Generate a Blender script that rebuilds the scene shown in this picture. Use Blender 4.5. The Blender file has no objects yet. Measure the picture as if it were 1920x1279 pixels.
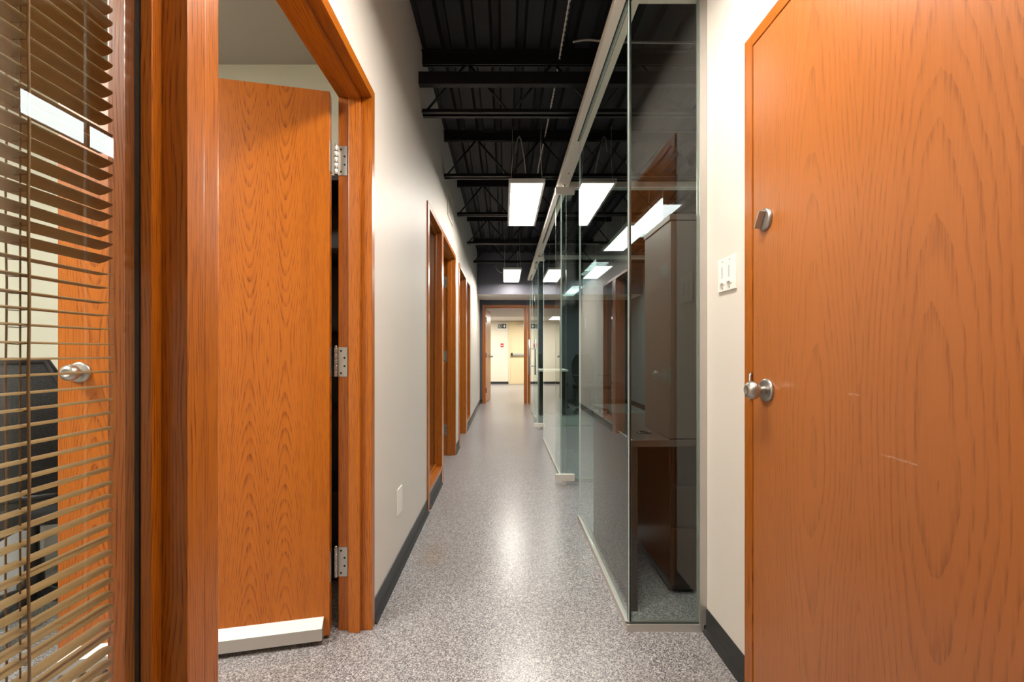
import bpy, bmesh, math, random
from mathutils import Vector, Matrix

random.seed(7)
scene = bpy.context.scene
COL = scene.collection
PI = math.pi

# ------------------------------------------------------------------ camera
F_PX = 815.0            # focal length in pixels of the 1920 x 1279 frame
CAM_H = 1.08
cam_d = bpy.data.cameras.new('camera')
cam_d.sensor_width = 36.0
cam_d.lens = F_PX / 1920.0 * 36.0
cam_d.shift_x = 14.0 / 1920.0
cam_d.shift_y = 22.5 / 1920.0
cam_d.clip_start = 0.05
cam = bpy.data.objects.new('camera', cam_d)
COL.objects.link(cam)
cam.location = (0, 0, CAM_H)
cam.rotation_euler = (PI / 2, 0, 0)
scene.camera = cam

# ------------------------------------------------------------------ world, exposure
w = bpy.data.worlds.new('world')
w.use_nodes = True
w.node_tree.nodes['Background'].inputs[0].default_value = (0.02, 0.02, 0.022, 1)
w.node_tree.nodes['Background'].inputs[1].default_value = 1.0
scene.world = w
vs = scene.view_settings
vs.view_transform = 'Standard'
vs.look = 'None'
vs.gamma = 1.0
vs.use_curve_mapping = False
vs.exposure = 0.50
scene.cycles.use_denoising = True
scene.cycles.max_bounces = 16
scene.cycles.transparent_max_bounces = 32
scene.cycles.glossy_bounces = 8
scene.cycles.diffuse_bounces = 6
scene.cycles.caustics_reflective = True
scene.cycles.sample_clamp_indirect = 6.0

# light strengths of the luminous panels
L_CORRIDOR = 34.0
L_OFFICE = 12.0
L_ROOM = 36.0
L_LOBBY = 21.0

# ------------------------------------------------------------------ node helpers
class NT:
    def __init__(self, name):
        self.m = bpy.data.materials.new(name)
        self.m.use_nodes = True
        self.t = self.m.node_tree
        self.t.nodes.clear()
        self.out = self.t.nodes.new('ShaderNodeOutputMaterial')
    def node(self, kind, **kw):
        n = self.t.nodes.new(kind)
        for k, v in kw.items():
            setattr(n, k, v)
        return n
    def link(self, a, b):
        self.t.links.new(a, b)
    def put(self, sock, v):
        if isinstance(v, bpy.types.NodeSocket):
            self.link(v, sock)
        elif v is not None:
            if hasattr(sock.default_value, '__len__') and not hasattr(v, '__len__'):
                v = [v] * len(sock.default_value)
            if hasattr(v, '__len__') and len(sock.default_value) == 4 and len(v) == 3:
                v = (*v, 1)
            sock.default_value = v
    def math(self, op, a, b=None, c=None):
        n = self.node('ShaderNodeMath', operation=op)
        self.put(n.inputs[0], a)
        if b is not None: self.put(n.inputs[1], b)
        if c is not None: self.put(n.inputs[2], c)
        return n.outputs[0]
    def mix(self, f, a, b, mode='MIX'):
        n = self.node('ShaderNodeMix', data_type='RGBA', blend_type=mode)
        self.put(n.inputs[0], f)
        self.put(n.inputs[6], a)
        self.put(n.inputs[7], b)
        return n.outputs[2]
    def combine(self, x, y, z):
        n = self.node('ShaderNodeCombineXYZ')
        self.put(n.inputs[0], x); self.put(n.inputs[1], y); self.put(n.inputs[2], z)
        return n.outputs[0]
    def noise(self, vec, scale=1.0, detail=2.0, rough=0.5):
        n = self.node('ShaderNodeTexNoise')
        self.put(n.inputs['Vector'], vec)
        n.inputs['Scale'].default_value = scale
        n.inputs['Detail'].default_value = detail
        n.inputs['Roughness'].default_value = rough
        return n.outputs[0]
    def smooth(self, v, a, b, lo=0.0, hi=1.0):
        n = self.node('ShaderNodeMapRange', interpolation_type='SMOOTHSTEP')
        self.put(n.inputs[0], v)
        n.inputs[1].default_value = a; n.inputs[2].default_value = b
        n.inputs[3].default_value = lo; n.inputs[4].default_value = hi
        return n.outputs[0]
    def bump(self, h, strength=0.2, dist=0.001):
        n = self.node('ShaderNodeBump')
        n.inputs['Strength'].default_value = strength
        n.inputs['Distance'].default_value = dist
        self.link(h, n.inputs['Height'])
        return n.outputs[0]
    def principled(self, color=None, rough=0.5, metal=0.0, spec=0.5, normal=None, emit=None, strength=0.0, coat=0.0, coat_rough=0.1):
        p = self.node('ShaderNodeBsdfPrincipled')
        self.put(p.inputs['Base Color'], color)
        self.put(p.inputs['Roughness'], rough)
        self.put(p.inputs['Metallic'], metal)
        self.put(p.inputs['Specular IOR Level'], spec)
        self.put(p.inputs['Coat Weight'], coat)
        self.put(p.inputs['Coat Roughness'], coat_rough)
        if normal is not None: self.link(normal, p.inputs['Normal'])
        if emit is not None:
            self.put(p.inputs['Emission Color'], emit)
            p.inputs['Emission Strength'].default_value = strength
        self.link(p.outputs[0], self.out.inputs[0])
        return p

def srgb(r, g, b):
    def f(c):
        c /= 255.0
        return c / 12.92 if c <= 0.04045 else ((c + 0.055) / 1.055) ** 2.4
    return (f(r), f(g), f(b))

def plain(name, col, rough=0.5, metal=0.0, spec=0.5, grain=0.0, scale=40.0, coat=0.0):
    n = NT(name)
    c = col
    nrm = None
    if grain:
        tc = n.node('ShaderNodeTexCoord')
        ns = n.noise(tc.outputs['Object'], scale, 3.0)
        c = n.mix(n.math('MULTIPLY', ns, grain), col, tuple(x * 0.55 for x in col))
        nrm = n.bump(ns, 0.08, 0.002)
    n.principled(c, rough, metal, spec, nrm, coat=coat)
    return n.m

def wood(name, light, dark, grain='z', cath=None, rough=0.33, spec=0.5, contrast=1.0, tone=0.35, marks=()):
    """Stained oak: long pores along the grain axis, broad tone drift and growth-ring lines."""
    n = NT(name)
    tc = n.node('ShaderNodeTexCoord')
    sp = n.node('ShaderNodeSeparateXYZ')
    n.link(tc.outputs['Object'], sp.inputs[0])
    ax = dict(zip('xyz', sp.outputs))
    v = ax[grain]
    o = [ax[k] for k in 'xyz' if k != grain]
    pores = n.noise(n.combine(n.math('MULTIPLY', o[0], 330.0), n.math('MULTIPLY', o[1], 330.0), n.math('MULTIPLY', v, 14.0)), 1.0, 2.0)
    streak = n.noise(n.combine(n.math('MULTIPLY', o[0], 60.0), n.math('MULTIPLY', o[1], 60.0), n.math('MULTIPLY', v, 1.6)), 1.0, 3.0)
    broad = n.noise(n.combine(n.math('MULTIPLY', o[0], 6.0), n.math('MULTIPLY', o[1], 6.0), n.math('MULTIPLY', v, 0.8)), 1.0, 2.0)
    if cath:
        u = ax[cath['u']]
        d = None
        wob = n.noise(n.combine(n.math('MULTIPLY', u, 3.2), 0.0, n.math('MULTIPLY', v, 1.1)), 1.0, 2.0)
        jag = n.noise(n.combine(n.math('MULTIPLY', u, 28.0), 0.0, n.math('MULTIPLY', v, 6.0)), 1.0, 3.0)
        for c0, k in cath['cols']:
            du = n.math('SUBTRACT', u, c0)
            q = n.math('POWER', n.math('ADD', n.math('MULTIPLY', du, du), 0.0004), 0.78)
            q = n.math('MULTIPLY', q, k)
            d = q if d is None else n.math('SMOOTH_MIN', d, q, 0.06)
        vv = n.math('SUBTRACT', v, cath['v0'])
        av = n.math('SQRT', n.math('ADD', n.math('MULTIPLY', vv, vv), 0.03))
        ph = n.math('ADD', n.math('MULTIPLY', d, cath['A']), n.math('MULTIPLY', av, cath['B']))
        ph = n.math('ADD', ph, n.math('MULTIPLY', wob, cath.get('wob', 2.6)))
        ph = n.math('ADD', ph, n.math('MULTIPLY', jag, cath.get('jag', 0.55)))
        tri = n.math('FRACT', ph)
        ring = n.smooth(tri, cath.get('lo', 0.45), 1.0)
    else:
        u = n.math('ADD', o[0], n.math('MULTIPLY', o[1], 1.3))
        wob = n.noise(n.combine(n.math('MULTIPLY', u, 9.0), 0.0, n.math('MULTIPLY', v, 1.2)), 1.0, 2.0)
        ph = n.math('ADD', n.math('MULTIPLY', u, 150.0), n.math('MULTIPLY', wob, 14.0))
        ring = n.smooth(n.math('FRACT', ph), 0.4, 1.0)
    pm = n.smooth(pores, 0.42, 0.64)
    fac = n.math('MULTIPLY', ring, n.math('ADD', n.math('MULTIPLY', pm, 0.75), 0.35))
    fac = n.math('ADD', n.math('MULTIPLY', fac, 0.75), n.math('MULTIPLY', pm, 0.16))
    fac = n.math('ADD', fac, n.math('MULTIPLY', n.math('SUBTRACT', streak, 0.5), 0.55))
    fac = n.math('MULTIPLY', fac, contrast)
    fac = n.math('ADD', fac, n.math('MULTIPLY', n.math('SUBTRACT', broad, 0.5), tone))
    fac = n.math('MINIMUM', n.math('MAXIMUM', fac, 0.0), 1.0)
    col = n.mix(fac, light, dark)
    for y0, y1, z0 in marks:                   # pale scrapes in the varnish
        dz = n.math('ABSOLUTE', n.math('SUBTRACT', ax['z'], n.math('ADD', z0, n.math('MULTIPLY', n.math('SUBTRACT', ax['y'], y0), 0.02))))
        mk = n.math('MULTIPLY', n.math('LESS_THAN', dz, 0.0022), n.math('MULTIPLY', n.math('GREATER_THAN', ax['y'], y0), n.math('LESS_THAN', ax['y'], y1)))
        mk = n.math('MULTIPLY', mk, n.smooth(n.noise(n.combine(0.0, n.math('MULTIPLY', ax['y'], 160.0), n.math('MULTIPLY', ax['z'], 300.0)), 1.0, 2.0), 0.42, 0.6, 0.05, 0.6))
        col = n.mix(mk, col, (0.62, 0.42, 0.34))
    nrm = n.bump(n.math('SUBTRACT', 1.0, n.math('MULTIPLY', ring, pm)), 0.12, 0.0006)
    n.principled(col, rough, 0.0, spec, nrm, coat=0.25, coat_rough=0.22)
    return n.m

# ------------------------------------------------------------------ materials
M = {}
LT, DK = (0.45, 0.126, 0.005), (0.16, 0.030, 0.002)
M['wood_z'] = wood('oak frame vertical', LT, DK, 'z')
M['wood_y'] = wood('oak frame lengthwise', LT, DK, 'y')
M['wood_x'] = wood('oak frame crosswise', LT, DK, 'x')
M['leaf'] = wood('oak door veneer', (0.45, 0.122, 0.003), (0.17, 0.030, 0.001), 'z',
                 dict(u='x', cols=[(0.285, 8.0), (0.165, 9.0), (0.76, 6.0)], A=62.0, B=-17.0, v0=1.10, wob=6.0, jag=0.7, lo=0.5), rough=0.34, contrast=0.9, tone=0.3)
M['leaf_right'] = wood('oak door veneer worn', (0.44, 0.144, 0.033), (0.20, 0.058, 0.016), 'z',
                       dict(u='y', cols=[(0.778, 3.0), (1.094, 4.2), (0.52, 3.0)], A=46.0, B=6.5, v0=0.85, wob=5.0, jag=1.0, lo=0.5), rough=0.30, contrast=0.58, tone=0.35, marks=[(0.818, 0.8995, 0.8695), (0.951, 0.983, 0.9875)])
M['wall'] = plain('wall paint', srgb(218, 211, 201), 0.52, spec=0.3)
M['room_wall'] = plain('room wall paint', srgb(222, 221, 205), 0.6)
M['lobby_wall'] = plain('lobby wall paint', srgb(236, 228, 208), 0.6)
M['dark_wall'] = plain('charcoal wall paint', srgb(76, 78, 88), 0.55)
M['grey_wall'] = plain('office wall paint', srgb(120, 122, 126), 0.55)
M['bulkhead'] = plain('bulkhead paint', srgb(92, 92, 104), 0.5)
M['white_paint'] = plain('white ceiling paint', srgb(228, 222, 215), 0.6)
M['room_ceiling'] = plain('room ceiling paint', srgb(176, 168, 158), 0.7)
M['soffit'] = plain('taupe soffit paint', srgb(196, 184, 172), 0.7)
M['black_deck'] = plain('black ceiling paint', (0.0055, 0.0052, 0.0080), 0.6, grain=0.5, scale=6)
M['black_steel'] = plain('black steel paint', (0.0065, 0.0062, 0.0070), 0.42)
M['base'] = plain('rubber baseboard', srgb(46, 46, 46), 0.45, grain=0.3, scale=20)
M['steel'] = plain('satin nickel', (0.50, 0.48, 0.45), 0.36, 1.0)
M['chrome'] = plain('polished steel', (0.7, 0.69, 0.67), 0.16, 1.0)
M['alu'] = plain('satin aluminium', (0.56, 0.53, 0.49), 0.42, 0.75)
M['alu_pale'] = plain('pale anodised rail', srgb(230, 224, 212), 0.48)
M['slot'] = plain('dark rail slot', (0.02, 0.02, 0.02), 0.6)
M['gasket'] = plain('black gasket', (0.004, 0.004, 0.004), 0.6)
M['plastic_white'] = plain('white plastic', srgb(238, 235, 228), 0.35)
M['vinyl'] = plain('white vinyl sweep', srgb(226, 224, 218), 0.4)
M['slat'] = plain('tan blind slat', srgb(152, 126, 84), 0.45, grain=0.25, scale=60)
M['cord'] = plain('tan blind cord', srgb(128, 96, 58), 0.8)
M['espresso'] = plain('espresso laminate', (0.026, 0.015, 0.010), 0.36, grain=0.3, scale=14)
M['taupe_laminate'] = plain('taupe laminate', (0.055, 0.040, 0.031), 0.40, grain=0.2, scale=14)
M['desk_top'] = plain('desk top laminate', (0.045, 0.032, 0.026), 0.14)
M['chair_black'] = plain('black chair plastic', (0.010, 0.010, 0.011), 0.45)
M['chair_fabric'] = plain('black chair fabric', (0.008, 0.008, 0.009), 0.85, grain=0.4, scale=220)
M['cable_metal'] = plain('armoured cable', (0.55, 0.53, 0.50), 0.35, 0.9)
M['wire'] = plain('white twisted wire', srgb(222, 214, 202), 0.6)
M['red'] = plain('red enamel', srgb(205, 32, 24), 0.4)
M['sign_green'] = plain('exit sign green', srgb(38, 62, 52), 0.45)
M['cream_metal'] = plain('cream metal door', srgb(232, 214, 172), 0.45, grain=0.05)
M['carton'] = plain('tan carton', srgb(176, 138, 82), 0.7, grain=0.15, scale=30)
M['grey_plastic'] = plain('light grey plastic', srgb(186, 186, 186), 0.5)

def mesh_material():
    n = NT('black chair mesh')
    tc = n.node('ShaderNodeTexCoord')
    vo = n.node('ShaderNodeTexVoronoi')
    n.link(tc.outputs['Object'], vo.inputs['Vector'])
    vo.inputs['Scale'].default_value = 260
    f = n.smooth(vo.outputs['Distance'], 0.25, 0.5)
    n.principled(n.mix(f, (0.030, 0.030, 0.032), (0.006, 0.006, 0.007)), 0.7)
    return n.m
M['chair_mesh'] = mesh_material()

def brushed(name, col):
    n = NT(name)
    tc = n.node('ShaderNodeTexCoord')
    ns = n.noise(tc.outputs['Object'], 300, 2)
    n.principled(n.mix(ns, col, tuple(c * 0.7 for c in col)), 0.30, 1.0)
    return n.m
M['hinge'] = brushed('hinge steel', (0.62, 0.60, 0.56))

def floor_material():
    n = NT('speckled vinyl floor')
    tc = n.node('ShaderNodeTexCoord')
    def chips(scale, off):
        mp = n.node('ShaderNodeMapping')
        mp.inputs['Location'].default_value = off
        n.link(tc.outputs['Object'], mp.inputs[0])
        vo = n.node('ShaderNodeTexVoronoi')
        vo.inputs['Scale'].default_value = scale
        n.link(mp.outputs[0], vo.inputs['Vector'])
        s = n.node('ShaderNodeSeparateColor')
        n.link(vo.outputs['Color'], s.inputs[0])
        return s.outputs
    a = chips(330, (0, 0, 0.31))
    b = chips(210, (3.1, 1.7, 0.77))
    rp = n.node('ShaderNodeValToRGB')
    e = rp.color_ramp
    e.interpolation = 'CONSTANT'
    stops = [(0.0, srgb(74, 73, 77)), (0.19, srgb(114, 112, 115)), (0.42, srgb(146, 143, 145)), (0.68, srgb(170, 167, 167)), (0.88, srgb(196, 192, 190))]
    while len(e.elements) < len(stops): e.elements.new(0.5)
    for el, (p, c) in zip(e.elements, stops):
        el.position = p; el.color = (*c, 1)
    n.link(a[0], rp.inputs[0])
    dark = n.math('GREATER_THAN', b[1], 0.86)
    pale = n.math('GREATER_THAN', b[0], 0.90)
    c = n.mix(n.math('MULTIPLY', dark, 0.5), rp.outputs[0], srgb(78, 73, 75))
    c = n.mix(n.math('MULTIPLY', pale, 0.5), c, srgb(218, 213, 208))
    sy = n.node('ShaderNodeSeparateXYZ'); n.link(tc.outputs['Object'], sy.inputs[0])
    c = n.mix(n.smooth(sy.outputs[1], 2.6, 6.5, 0.0, 0.8), c, srgb(146, 143, 144))   # chips too far off to tell apart
    blot = n.noise(tc.outputs['Object'], 1.6, 4)
    c = n.mix(n.smooth(blot, 0.35, 0.75, 0.0, 0.22), c, srgb(132, 122, 112))
    # a yellowed stain near the outlet
    sp = n.node('ShaderNodeSeparateXYZ'); n.link(tc.outputs['Object'], sp.inputs[0])
    dx = n.math('MULTIPLY', n.math('ADD', sp.outputs[0], 0.385), 9.0)
    dy = n.math('MULTIPLY', n.math('SUBTRACT', sp.outputs[1], 2.33), 5.0)
    r = n.math('ADD', n.math('ADD', n.math('MULTIPLY', dx, dx), n.math('MULTIPLY', dy, dy)), n.math('MULTIPLY', n.noise(tc.outputs['Object'], 14, 3), 1.4))
    c = n.mix(n.smooth(r, 0.5, 1.5, 0.38, 0.0), c, srgb(130, 108, 78))
    ro = 0.275
    n.principled(c, ro, 0.0, 0.5)
    return n.m
M['floor'] = floor_material()

def glass_material(name, tint):
    """Clear sheet: tinted straight-through transmission plus mirror reflection that rises toward grazing angles."""
    n = NT(name)
    g = n.node('ShaderNodeNewGeometry')
    dt = n.node('ShaderNodeVectorMath', operation='DOT_PRODUCT')
    n.link(g.outputs['Normal'], dt.inputs[0]); n.link(g.outputs['Incoming'], dt.inputs[1])
    c = n.math('ABSOLUTE', dt.outputs['Value'])
    k = n.math('POWER', n.math('SUBTRACT', 1.0, c), 5.0)
    f = n.math('ADD', n.math('MULTIPLY', k, 0.935), 0.065)      # both faces of the sheet together
    f = n.math('MULTIPLY', f, n.math('SUBTRACT', 1.0, g.outputs['Backfacing']))
    tr = n.node('ShaderNodeBsdfTransparent'); tr.inputs[0].default_value = (*tint, 1)
    gl = n.node('ShaderNodeBsdfGlossy'); gl.inputs[0].default_value = (0.93, 0.96, 0.95, 1); gl.inputs['Roughness'].default_value = 0.0
    mx = n.node('ShaderNodeMixShader')
    n.link(f, mx.inputs[0]); n.link(tr.outputs[0], mx.inputs[1]); n.link(gl.outputs[0], mx.inputs[2])
    n.link(mx.outputs[0], n.out.inputs[0])
    return n.m
M['glass'] = glass_material('clear glass', (0.925, 0.965, 0.95))
M['window_glass'] = glass_material('window glass', (0.97, 0.98, 0.97))
M['glass_edge'] = plain('green glass edge', (0.50, 0.62, 0.58), 0.06, spec=0.9)

def emit(name, col, strength):
    n = NT(name)
    e = n.node('ShaderNodeEmission')
    e.inputs[0].default_value = (*col, 1); e.inputs[1].default_value = strength
    n.link(e.outputs[0], n.out.inputs[0])
    return n.m
M['lamp_corridor'] = emit('corridor diffuser', (1.0, 0.93, 0.84), L_CORRIDOR)
M['lamp_office'] = emit('office diffuser', (0.97, 0.98, 1.0), L_OFFICE)
M['lamp_room'] = emit('room diffuser', (1.0, 0.96, 0.88), L_ROOM)
M['lamp_lobby'] = emit('lobby diffuser', (1.0, 0.95, 0.87), L_LOBBY)

# ------------------------------------------------------------------ mesh helpers
def bm_new(): return bmesh.new()

def box(bm, x0, x1, y0, y1, z0, z1, bevel=0.0, mat=0):
    if x0 > x1: x0, x1 = x1, x0
    if y0 > y1: y0, y1 = y1, y0
    if z0 > z1: z0, z1 = z1, z0
    vs_ = [bm.verts.new(p) for p in ((x0, y0, z0), (x1, y0, z0), (x1, y1, z0), (x0, y1, z0), (x0, y0, z1), (x1, y0, z1), (x1, y1, z1), (x0, y1, z1))]
    fs = [bm.faces.new([vs_[i] for i in q]) for q in ((0, 3, 2, 1), (4, 5, 6, 7), (0, 1, 5, 4), (1, 2, 6, 5), (2, 3, 7, 6), (3, 0, 4, 7))]
    for f in fs: f.material_index = mat
    if bevel:
        es = list({e for f in fs for e in f.edges})
        bmesh.ops.bevel(bm, geom=es, offset=bevel, segments=2, profile=0.7, affect='EDGES', clamp_overlap=True)
    return fs

def tube(bm, pts, r, n=8, closed=False):
    pts = [Vector(p) for p in pts]
    rings = []
    prev = None
    for i, p in enumerate(pts):
        if i == 0: t = pts[1] - pts[0]
        elif i == len(pts) - 1: t = pts[-1] - pts[-2]
        else: t = pts[i + 1] - pts[i - 1]
        t.normalize()
        a = Vector((0, 0, 1)) if prev is None else prev
        s = a - t * a.dot(t)
        if s.length < 1e-4: s = Vector((1, 0, 0)) - t * t.x
        s.normalize(); prev = s
        b = t.cross(s)
        rr = r[i] if hasattr(r, '__len__') else r
        rings.append([bm.verts.new(p + (s * math.cos(2 * PI * k / n) + b * math.sin(2 * PI * k / n)) * rr) for k in range(n)])
    for q0, q1 in zip(rings, rings[1:]):
        for k in range(n):
            f = bm.faces.new((q0[k], q0[(k + 1) % n], q1[(k + 1) % n], q1[k])); f.smooth = True
    bm.faces.new(list(reversed(rings[0]))); bm.faces.new(rings[-1])

def lathe(bm, prof, n=24, m=None):
    """prof: (radius, height) pairs turned round local +Z, then moved by matrix m."""
    m = m or Matrix()
    rings = []
    for r, h in prof:
        if r < 1e-6:
            rings.append([bm.verts.new(m @ Vector((0, 0, h)))])
        else:
            rings.append([bm.verts.new(m @ Vector((r * math.cos(2 * PI * k / n), r * math.sin(2 * PI * k / n), h))) for k in range(n)])
    for a, b in zip(rings, rings[1:]):
        for k in range(n):
            k2 = (k + 1) % n
            if len(a) == 1 and len(b) == 1: continue
            if len(a) == 1: f = bm.faces.new((a[0], b[k2], b[k]))
            elif len(b) == 1: f = bm.faces.new((a[k], a[k2], b[0]))
            else: f = bm.faces.new((a[k], a[k2], b[k2], b[k]))
            f.smooth = True
    for ring, rev in ((rings[0], True), (rings[-1], False)):
        if len(ring) > 1: bm.faces.new(list(reversed(ring)) if rev else ring)

def extrude_profile(bm, prof, axis, a0, a1):
    """prof: closed list of 2-D points; extruded along axis 'x'|'y' between a0 and a1 (the other two coords are prof)."""
    def P(p, a):
        return (a, p[0], p[1]) if axis == 'x' else (p[0], a, p[1]) if axis == 'y' else (p[0], p[1], a)
    A = [bm.verts.new(P(p, a0)) for p in prof]
    B = [bm.verts.new(P(p, a1)) for p in prof]
    k = len(prof)
    for i in range(k):
        bm.faces.new((A[i], A[(i + 1) % k], B[(i + 1) % k], B[i]))
    bm.faces.new(A); bm.faces.new(B)

def obj(name, bm, mats, parent=None, smooth=False):
    bmesh.ops.recalc_face_normals(bm, faces=bm.faces[:])
    me = bpy.data.meshes.new(name)
    bm.to_mesh(me); bm.free()
    for m in (mats if isinstance(mats, (list, tuple)) else [mats]):
        me.materials.append(M[m] if isinstance(m, str) else m)
    if smooth:
        for p in me.polygons: p.use_smooth = True
    o = bpy.data.objects.new(name, me)
    COL.objects.link(o)
    if parent: o.parent = parent
    return o

def part(name, mat, parent, *boxes, bevel=0.0):
    bm = bm_new()
    for b in boxes: box(bm, *b, bevel=bevel)
    return obj(name, bm, mat, parent)

def struct(o, label=None):
    o['kind'] = 'structure'
    if label: o['label'] = label
    return o

def tag(o, label, cat, group=None):
    o['label'] = label; o['category'] = cat
    if group: o['group'] = group
    return o

def empty(name, loc=(0, 0, 0), rz=0.0):
    o = bpy.data.objects.new(name, None)
    o.empty_display_size = 0.1
    COL.objects.link(o)
    o.location = loc; o.rotation_euler = (0, 0, rz)
    return o

def copy_tree(o, parent=None):
    c = o.copy(); COL.objects.link(c); c.parent = parent
    for ch in o.children:
        copy_tree(ch, c)
    return c

# ================================================================== THE SHELL
XL, XLB = -0.5265, -0.637         # left corridor wall, corridor face and room face
XR, XRB = 0.785, 0.895            # right wall stub
DECK = 3.00                       # underside of the steel deck
YE = 9.265                        # end wall
FT = 2.114                        # top of the wooden frames
FI = 2.077                        # underside of the head jambs

bm = bm_new(); box(bm, -3.4, 4.2, -2.4, 15.4, -0.1, 0.0)
struct(obj('floor', bm, 'floor'), 'grey speckled vinyl floor with a soft polish')

# corrugated deck: flutes run with the corridor
bm = bm_new()
x = XLB
pts = []
while x < 2.9:
    pts += [(x, DECK), (x + 0.085, DECK), (x + 0.100, DECK + 0.038), (x + 0.139, DECK + 0.038)]
    x += 0.154
lower = [(p[0], -2.4, p[1]) for p in pts]
A = [bm.verts.new(p) for p in lower]
B = [bm.verts.new((p[0], 9.4, p[2])) for p in lower]
TA = [bm.verts.new((p[0], -2.4, 3.12)) for p in lower]
TB = [bm.verts.new((p[0], 9.4, 3.12)) for p in lower]
for i in range(len(A) - 1):
    bm.faces.new((A[i], A[i + 1], B[i + 1], B[i]))
    bm.faces.new((TA[i], TB[i], TB[i + 1], TA[i + 1]))
    bm.faces.new((A[i], TA[i], TA[i + 1], A[i + 1]))
    bm.faces.new((B[i], B[i + 1], TB[i + 1], TB[i]))
struct(obj('ceiling', bm, 'black_deck'), 'black painted corrugated steel deck')

# left wall with its three framed openings
S1 = dict(o0=0.078, sl=(0.118, 0.708), mull=(0.708, 0.7853), dr=(0.7853, 1.6927), o1=1.730)
S2 = dict(o0=2.944, sl=(3.002, 3.592), mull=(3.592, 3.690), dr=(3.690, 4.588), o1=4.626)
S3 = dict(o0=4.980, dr=(5.018, 5.830), mull=(5.830, 6.000), sl=(6.000, 6.540), o1=6.580)
bm = bm_new()
ys = [-2.4, S1['o0'], S1['o1'], S2['o0'], S2['o1'], S3['o0'], S3['o1'], YE]
for i in range(0, 8, 2):
    box(bm, XLB, XL, ys[i], ys[i + 1], 0, DECK + 0.04)
for S in (S1, S2, S3):
    box(bm, XLB, XL, S['o0'], S['o1'], FT, DECK + 0.04)
    box(bm, XLB, XL, S['sl'][0] - 0.03, S['sl'][1] + 0.03, 0, 0.110)
struct(obj('wall_left', bm, 'wall'), 'cream painted corridor wall on the left')

# right wall stub with the closed door
RD = (0.448, 1.358)               # slab of the right door
RF = (0.404, 1.404)               # its frame, outside
bm = bm_new()
box(bm, XR, XRB, -2.4, RF[0], 0, DECK + 0.04)
box(bm, XR, XRB, RF[1], 1.700, 0, DECK + 0.04)
box(bm, XR, XRB, RF[0], RF[1], 2.080, DECK + 0.04)
struct(obj('wall_right', bm, 'wall'), 'cream painted wall between the glass and the right door')

bm = bm_new(); box(bm, -3.3, 2.75, -2.4, -2.3, 0, DECK + 0.04)
struct(obj('wall_rear', bm, 'wall'))
bm = bm_new(); box(bm, 2.65, 2.77, -2.3, YE, 0, DECK + 0.04)
struct(obj('wall_office_side', bm, 'grey_wall'))

# charcoal end wall around the end door
ED = (-0.395, 0.440)              # clear opening of the end door
bm = bm_new()
box(bm, -3.3, -0.470, YE, YE + 0.12, 0, DECK + 0.04)
box(bm, 0.496, 4.1, YE, YE + 0.12, 0, DECK + 0.04)
box(bm, -0.470, 0.496, YE, YE + 0.12, 2.105, DECK + 0.04)
struct(obj('wall_end', bm, 'dark_wall'), 'charcoal painted wall at the corridor end')

bm = bm_new()
box(bm, XL, 2.65, 8.34, YE, 2.205, DECK + 0.03)
o = obj('ceiling_bulkhead', bm, ['bulkhead', 'white_paint'])
for p in o.data.polygons:
    if p.normal.z < -0.5: p.material_index = 1
struct(o, 'grey bulkhead with a white underside above the end door')

# rooms behind the left wall
bm = bm_new()
box(bm, -3.3, XLB, 2.35, 2.47, 0, 2.9)
struct(obj('wall_room_back', bm, 'room_wall'), 'pale wall of the room behind the open door')
bm = bm_new()
box(bm, -3.42, -3.3, -2.4, YE, 0, 2.9)
box(bm, -3.3, XLB, 4.80, 4.90, 0, 2.9)
struct(obj('wall_room_side', bm, 'room_wall'))
bm = bm_new(); box(bm, -3.3, XLB - 0.001, -2.3, YE, 2.64, 2.74)
struct(obj('ceiling_room', bm, 'room_ceiling'), 'grey-white ceiling of the room on the left')

# lobby beyond the end door
bm = bm_new()
box(bm, -3.3, 4.1, 15.1, 15.25, 0, 2.9)
struct(obj('wall_lobby_far', bm, 'lobby_wall'), 'warm cream lobby wall behind the end door')
bm = bm_new()
box(bm, -2.6, -2.5, YE + 0.12, 15.1, 0, 2.9)
box(bm, 4.0, 4.1, YE + 0.12, 15.1, 0, 2.9)
struct(obj('wall_lobby_side', bm, 'lobby_wall'))
bm = bm_new(); box(bm, -2.5, 4.0, YE + 0.12, 12.6, 2.13, 2.28)
struct(obj('ceiling_lobby_soffit', bm, 'soffit'), 'low taupe soffit just inside the lobby')
bm = bm_new(); box(bm, -2.5, 4.0, 12.6, 15.1, 2.197, 2.28)
struct(obj('ceiling_lobby', bm, 'white_paint'), 'pale lobby ceiling')

# rubber baseboards with a cove foot
def baseboard(name, runs, label):
    bm = bm_new()
    for kind, c, s, a0, a1 in runs:      # kind 'y': wall plane x = c, proud side s; kind 'x': wall plane y = c
        pr = [(c, 0), (c + s * 0.020, 0.0), (c + s * 0.017, 0.006), (c + s * 0.009, 0.014), (c + s * 0.005, 0.026), (c + s * 0.004, 0.088), (c, 0.090)]
        extrude_profile(bm, pr, 'y' if kind == 'y' else 'x', a0, a1)
    return struct(obj(name, bm, 'base'), label)
baseboard('baseboard_left', [('y', XL, 1, -2.3, S1['o0']), ('y', XL, 1, S1['o1'], S2['o0']),
                             ('y', XL, 1, S2['sl'][0], S2['sl'][1]), ('y', XL, 1, S2['o1'], S3['o0']),
                             ('y', XL, 1, S3['sl'][0], S3['sl'][1]), ('y', XL, 1, S3['o1'], YE),
                             ('x', YE, -1, XL, -0.470)], 'black rubber baseboard along the left wall')
baseboard('baseboard_right', [('y', XR, -1, RF[1], 1.683)], 'scuffed black rubber baseboard beside the right door')
baseboard('baseboard_lobby', [('x', 15.1, -1, -2.5, 0.135), ('x', 15.1, -1, 1.2, 4.0)], 'dark baseboard of the lobby wall')
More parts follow.
